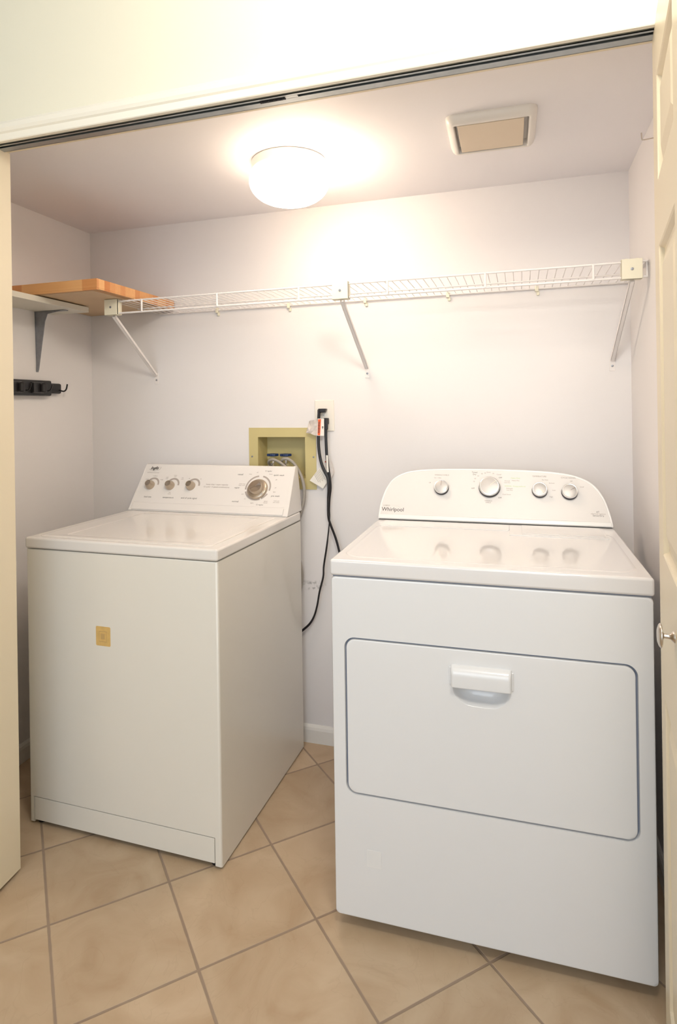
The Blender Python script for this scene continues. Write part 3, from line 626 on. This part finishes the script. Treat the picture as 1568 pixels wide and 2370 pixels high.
# slab with a recessed underside: edge bands deeper than the core
box(bm, X0, X1, Y0, Y1, zb, .0400, .0015, 2); slab = obj('slab', bm, M['wood'], Bk, smooth=40)
bm = bmesh.new(); box(bm, X0 + .002, X1 - .028, Y0 + .012, Y1 - .002, .0005, zb + .0002); obj('underside_core', bm, M['ply'], Bk)
bm = bmesh.new(); box(bm, X0 + .001, X1 - .001, Y0, Y0 + .010, .0015, zb + .0002, .0008, 1); box(bm, X1 - .012, X1, Y0 + .010, Y1, .0035, zb + .0002, .0008, 1); obj('edge_band', bm, M['wood'], Bk)

# ------------------------------------------------------------------ painted wall shelf and its bracket
Wsh = thing('painted_board_shelf', 'off-white painted board shelf on left wall under the butcher block', 'shelf', (XL, -.5, 1.704))
bm = bmesh.new(); box(bm, .0005, .1750, -.36, .2660, 0, .0205, .0012, 2); obj('shelf_board', bm, M['boardw'], Wsh)
bm = bmesh.new()
pz = [(.0008, -.0010), (.120, -.0010), (.120, -.0035), (.058, -.012), (.046, -.040), (.030, -.130), (.013, -.230), (.0008, -.236)]
loops(bm, [[(x, y, z) for x, z in pz] for y in (.171, .1735)], None, True, True)
loops(bm, [[(.0008, .166, -.002), (.0028, .166, -.002), (.0028, .172, -.236), (.0008, .172, -.236)], [(.0008, .192, -.002), (.0028, .192, -.002), (.0028, .182, -.236), (.0008, .182, -.236)]], None, True, True)
box(bm, .0008, .14, .166, .190, -.0028, -.0004)
obj('steel_bracket', bm, M['steel'], Wsh)
for z in (-.215,):
    bm = bmesh.new(); lathe(bm, [(.0035, 0), (.003, .0015), (.0005, .002)], Matrix.Translation((.0028, .177, z)) @ Matrix.Rotation(PI / 2, 4, 'Y'), 12); obj('screw', bm, M['nickel'], Wsh)

# ------------------------------------------------------------------ black broom and mop holder on left wall
Th = thing('broom_holder', 'black plastic broom and mop holder rack on the left wall', 'tool holder', (XL, -.30, 1.404))
bm = bmesh.new(); box(bm, .0008, .030, -.56, .022, -.030, .031, .006, 2); obj('rail_body', bm, M['blackp'], Th, smooth=40)
bm = bmesh.new(); box(bm, .0008, .024, -.02, .084, -.0205, .0215, .007, 2); obj('end_cap', bm, M['blackp'], Th, smooth=40)
for y in (-.50, -.39, -.28, -.17, -.06):
    bm = bmesh.new(); box(bm, .026, .046, y - .030, y + .030, -.020, .022, .006, 2); hs = obj('grip_housing', bm, M['blackp'], Th, smooth=40)
    bm = bmesh.new(); lathe(bm, [(.009, -.0175), (.013, -.014), (.013, .014), (.009, .0175)], Matrix.Translation((.052, y + .012, 0)), 20); obj('rubber_roller', bm, M['black'], hs, smooth=40)
for y in (-.445, -.335, -.225, -.115, -.005, .070):
    big = y > .06
    bm = Tb([(.018, y, -.006), (.034, y, -.010), (.044, y, -.008), (.052, y, .002), (.056, y, .014)] if not big else [(.018, y, -.004), (.040, y, -.010), (.050, y, -.009), (.058, y, -.001), (.063, y, .018)], .0030, n=8, smooth=4); obj('fold_out_hook', bm, M['blackp'], Th, smooth=60)

# ------------------------------------------------------------------ recessed washer outlet box
O = thing('washer_outlet_box', 'yellowed recessed plumbing outlet box in wall behind washing machine', 'outlet box', (-.91, 0, 1.115))
bm = bmesh.new()
of = [(-.1424, -.1235), (.1440, -.1235), (.1440, .1190), (-.1424, .1200)]; hf = [(-.1030, -.0800), (.0985, -.0800), (.0985, .0825), (-.1030, .0825)]
holed(bm, of, [hf], lambda x, z: (x, -.0035, z))
loops(bm, [[(x, y, z) for x, z in of] for y in (-.0035, -.0003)], None, False, False)
loops(bm, [[(x, -.0035, z) for x, z in hf], [(x, .085, z) for x, z in [(-.1000, -.0780), (.0960, -.0780), (.0960, .0800), (-.1000, .0800)]]], None, False, True)
obj('box_frame', bm, M['boxy'], O)
for x, z in ((-.1290, .004), (.1330, .004)):
    bm = bmesh.new(); lathe(bm, [(.0038, 0), (.0034, .0015), (.0005, .002)], Matrix.Translation((x, -.0035, z)) @ Matrix.Rotation(PI / 2, 4, 'X'), 12); obj('screw', bm, M['steel'], O)
for x in (-.055, .0015):
    bm = bmesh.new(); lathe(bm, [(.009, -.085), (.009, -.05), (.012, -.048), (.012, -.034), (.007, -.032), (.007, -.004)], Matrix.Translation((x, .040, 0)), 16)
    lathe(bm, [(.0115, 0), (.0115, .022), (.0135, .022), (.0135, .032), (.009, .032)], Matrix.Translation((x, .046, -.036)) @ Matrix.Rotation(PI / 2, 4, 'X'), 16)
    vv = obj('supply_valve', bm, M['chrome'], O, smooth=40)
    bm = bmesh.new(); nn = 40; ring = lambda r, z: [((r * (1 + .10 * math.cos(8 * 2 * PI * i / nn))) * math.cos(2 * PI * i / nn), (r * (1 + .10 * math.cos(8 * 2 * PI * i / nn))) * math.sin(2 * PI * i / nn), z) for i in range(nn)]
    loops(bm, [ring(.010, .000), ring(.022, .002), ring(.0235, .006), ring(.022, .0105), ring(.009, .012)], Matrix.Translation((x, .034, .002)), True, True); obj('valve_handle', bm, M['blue'], vv, smooth=50)
# hoses
h1 = [(-.965, .020, 1.079), (-.966, -.006, 1.094), (-.955, -.020, 1.106), (-.935, -.026, 1.109), (-.912, -.028, 1.100), (-.885, -.030, 1.080), (-.870, -.030, 1.04), (-.868, -.028, .96), (-.880, -.026, .80), (-.90, -.026, .60), (-.92, -.022, .45)]
h2 = [(-.9085, .020, 1.079), (-.909, -.010, 1.098), (-.8950, -.028, 1.1120), (-.8720, -.030, 1.1120), (-.8460, -.032, 1.0930), (-.8210, -.032, 1.0520), (-.8080, -.032, 1.0050), (-.8090, -.032, .9550), (-.8230, -.031, .9050), (-.845, -.029, .84), (-.852, -.028, .78), (-.8330, -.026, .715), (-.8235, -.026, .660), (-.8330, -.026, .595), (-.86, -.026, .50), (-.88, -.026, .42)]
tag(obj('water_hose', Tb(h1, .0060, n=12, smooth=6), M['hose'], smooth=70), 'grey water hose curling from the left valve down behind the washer', 'hose', 'washing machine water hoses')
tag(obj('water_hose', Tb(h2, .0062, n=12, smooth=6), M['hose'], smooth=70), 'grey water hose from the right valve looping past the washer corner', 'hose', 'washing machine water hoses')

# ------------------------------------------------------------------ wall outlet
E = thing('wall_outlet', 'almond double power outlet on the back wall with two black plugs', 'power outlet', (-.7297, 0, 1.2811))
bm = bmesh.new(); rings = [[(x, y, z) for x, z in inset(rrect(-.0395, .0395, -.0610, .0610, .003, 3), i)] for i, y in ((0, -.0003), (0, -.003), (.0025, -.0052))]
loops(bm, rings, None, False, True); obj('cover_plate', bm, M['almond'], E, smooth=30)
for z in (.0195, -.0195):
    bm = bmesh.new(); loops(bm, [[(x, y, z + q) for x, q in rrect(-.0165, .0165, -.0140, .0140, .008, 5)] for y in (-.0048, -.0064)], None, False, True); rc = obj('receptacle', bm, M['almond'], E)
bm = bmesh.new(); lathe(bm, [(.003, 0), (.0025, .001), (.0004, .0013)], Matrix.Translation((0, -.0052, 0)) @ Matrix.Rotation(PI / 2, 4, 'X'), 12); obj('screw', bm, M['nickel'], E)

# ------------------------------------------------------------------ power cords
def cord(name, label, pts, wid, tw, plugs):
    t = thing(name, label, 'power cord', pts[0], 0, 'power cords of the two machines'); o = Vector(pts[0])
    bm = Tb([Vector(p) - o for p in pts], wid * 1.18, n=10, smooth=6, flat=.45, twist=tw); obj('cable', bm, M['black'], t, smooth=60); return t, o
A = [(-.7440, -.022, 1.3000), (-.7440, -.029, 1.2850), (-.7450, -.030, 1.2599), (-.7468, -.030, 1.2048), (-.7455, -.030, 1.1514), (-.7370, -.030, 1.1015), (-.7225, -.030, 1.0650), (-.7110, -.031, 1.0420), (-.7075, -.033, 1.0050), (-.7105, -.035, .9605), (-.7120, -.036, .9200), (-.7085, -.037, .8892), (-.7005, -.035, .8613), (-.6835, -.030, .8123), (-.6700, -.032, .7667), (-.6560, -.034, .70), (-.650, -.036, .60)]
t1, o1 = cord('power_cord', 'black power cord from the upper plug down behind the dryer', A, .0049, lambda t: .2 + 2.6 * max(0, min(1, (t - .45) / .25)), 0)
Bp = [(-.7165, -.022, 1.2650), (-.7165, -.028, 1.2431), (-.7172, -.028, 1.2015), (-.7150, -.028, 1.1317), (-.7115, -.026, 1.0851), (-.7060, -.024, 1.0420), (-.7040, -.024, 1.0022), (-.7080, -.024, .9605), (-.7095, -.024, .9189), (-.7080, -.024, .8892), (-.7115, -.027, .8442), (-.7195, -.030, .7772), (-.7325, -.030, .7015), (-.7355, -.030, .6597), (-.7516, -.030, .6001), (-.7612, -.030, .5492), (-.7742, -.030, .5062), (-.7924, -.030, .4744), (-.8195, -.030, .4484), (-.85, -.030, .425)]
t2, o2 = cord('power_cord', 'black power cord from the lower plug swinging left behind the washer', Bp, .0047, lambda t: .1 + 2.3 * max(0, min(1, (t - .28) / .3)), 0)
def rel(bm, o):
    for v in bm.verts: v.co -= o
    return bm
bm = bmesh.new(); box(bm, -.7480, -.7160, -.030, -.0075, 1.2930, 1.3085, .003, 2)
for v in bm.verts:
    if v.co.x > -.725 and v.co.z < 1.299: v.co.x -= .004
box(bm, -.7490, -.7400, -.034, -.020, 1.2700, 1.3060, .003, 2); obj('plug', rel(bm, o1), M['black'], t1, smooth=50)
bm = bmesh.new(); box(bm, -.7270, -.7090, -.030, -.0075, 1.2480, 1.2720, .003, 2); box(bm, -.7230, -.7095, -.032, -.020, 1.2260, 1.2680, .0035, 2); obj('plug', rel(bm, o2), M['black'], t2, smooth=50)
# tags
def quad(bm, pts, th=.0005):
    vs = [bm.verts.new(p) for p in pts]; vb = [bm.verts.new((p[0], p[1] + th, p[2])) for p in pts]; bm.faces.new(vs); bm.faces.new(vb[::-1])
    for i in range(len(vs)): bm.faces.new((vs[i], vs[(i + 1) % len(vs)], vb[(i + 1) % len(vs)], vb[i]))
bm = bmesh.new(); quad(bm, [(-.7475, -.0350, 1.2705), (-.7210, -.0350, 1.2700), (-.7220, -.0350, 1.2035), (-.7500, -.0350, 1.2045)]); tg = obj('warning_tag', rel(bm, o1), M['paper'], t1)
bm = bmesh.new(); quad(bm, [(-.7455, -.0354, 1.2680), (-.7335, -.0354, 1.2680), (-.7380, -.0354, 1.2055), (-.7485, -.0354, 1.2060)], .0002); obj('orange_stripe', rel(bm, o1), M['orange'], tg)
bm = bmesh.new(); text_bm(bm, 'WARNING', .0110, Matrix.Translation((-.7420, -.0357, 1.2365)) @ Matrix.Rotation(PI / 2, 4, 'X') @ Matrix.Rotation(PI / 2 - .05, 4, 'Z'), bold=.0003, sx=.85)
box(bm, -.7300, -.7245, -.0353, -.0351, 1.2350, 1.2400); box(bm, -.7290, -.7260, -.0353, -.0351, 1.2300, 1.2335); obj('printed_text', rel(bm, o1), M['ink'], tg)
bm = bmesh.new()
g = [[(-.7490, -.0340, 1.2620), (-.7640, -.0260, 1.2650), (-.7790, -.0330, 1.2630), (-.7860, -.0270, 1.2580)],
     [(-.7490, -.0340, 1.2430), (-.7650, -.0330, 1.2440), (-.7800, -.0240, 1.2400), (-.7900, -.0310, 1.2380)],
     [(-.7490, -.0340, 1.2230), (-.7660, -.0270, 1.2230), (-.7830, -.0350, 1.2220), (-.7960, -.0260, 1.2230)],
     [(-.7500, -.0340, 1.2040), (-.7630, -.0330, 1.2060), (-.7800, -.0270, 1.2120), (-.7965, -.0320, 1.2150)]]
gv = [[bm.verts.new(p) for p in r] for r in g]
for i in range(3):
    for j in range(3): bm.faces.new((gv[i][j], gv[i][j + 1], gv[i + 1][j + 1], gv[i + 1][j]))
fo = obj('film_tag', rel(bm, o1), M['foil'], t1)
bm = bmesh.new(); quad(bm, [(-.7455, -.0180, 1.0830), (-.7140, -.0180, 1.0300), (-.7350, -.0185, .9985), (-.7890, -.0190, 1.0285)]); tb_ = obj('instruction_tag', rel(bm, o2), M['paper'], t2)
bm = bmesh.new()
e1 = Vector((.0315, 0, -.053)).normalized(); e2 = Vector((-.0435, 0, -.0545)).normalized(); o_t = Vector((-.7455, -.0186, 1.0800)); e1 = Vector((.51, 0, -.86)); e2 = Vector((-.70, 0, -.62))
for k in range(9):
    p = o_t + e2 * (.006 + .0062 * k) + e1 * .004; L_ = .046 - .0015 * k
    a, b_ = p, p + e1 * L_ * (1 - .1 * (k % 2)); wv = e2 * .0016; quad(bm, [a, b_, b_ + wv, a + wv], .0001)
obj('printed_text', rel(bm, o2), M['inkl'], tb_)
bm = bmesh.new(); quad(bm, [(-.7160, -.0330, 1.1290), (-.7090, -.0330, 1.1290), (-.7060, -.0330, 1.0640), (-.7135, -.0330, 1.0650)]); obj('wrap_label', rel(bm, o2), M['paper'], t2)
bm = bmesh.new(); quad(bm, [(-.7070, -.0200, 1.1200), (-.6900, -.0180, 1.0650), (-.7000, -.0180, 1.0390), (-.7070, -.0200, 1.0650)]); tc_ = obj('film_tag', rel(bm, o2), M['foil'], t2)
bm = bmesh.new(); quad(bm, [(-.7270, -.0190, 1.1020), (-.7210, -.0190, 1.1080), (-.7165, -.0190, 1.0960)], .0002); obj('red_mark', rel(bm, o2), M['redp'], t2)

# ------------------------------------------------------------------ small screw hook on right wall
bm = Tb([(XR - .0003, -.4120, 2.0370), (XR - .018, -.4130, 2.0350), (XR - .0270, -.4140, 2.0345), (XR - .0305, -.4140, 2.0370), (XR - .0315, -.4140, 2.0540)], .0018, n=8, smooth=4)
tag(obj('screw_hook', bm, M['nickel'], smooth=60), 'small bent metal screw hook high on the right closet wall', 'hook')
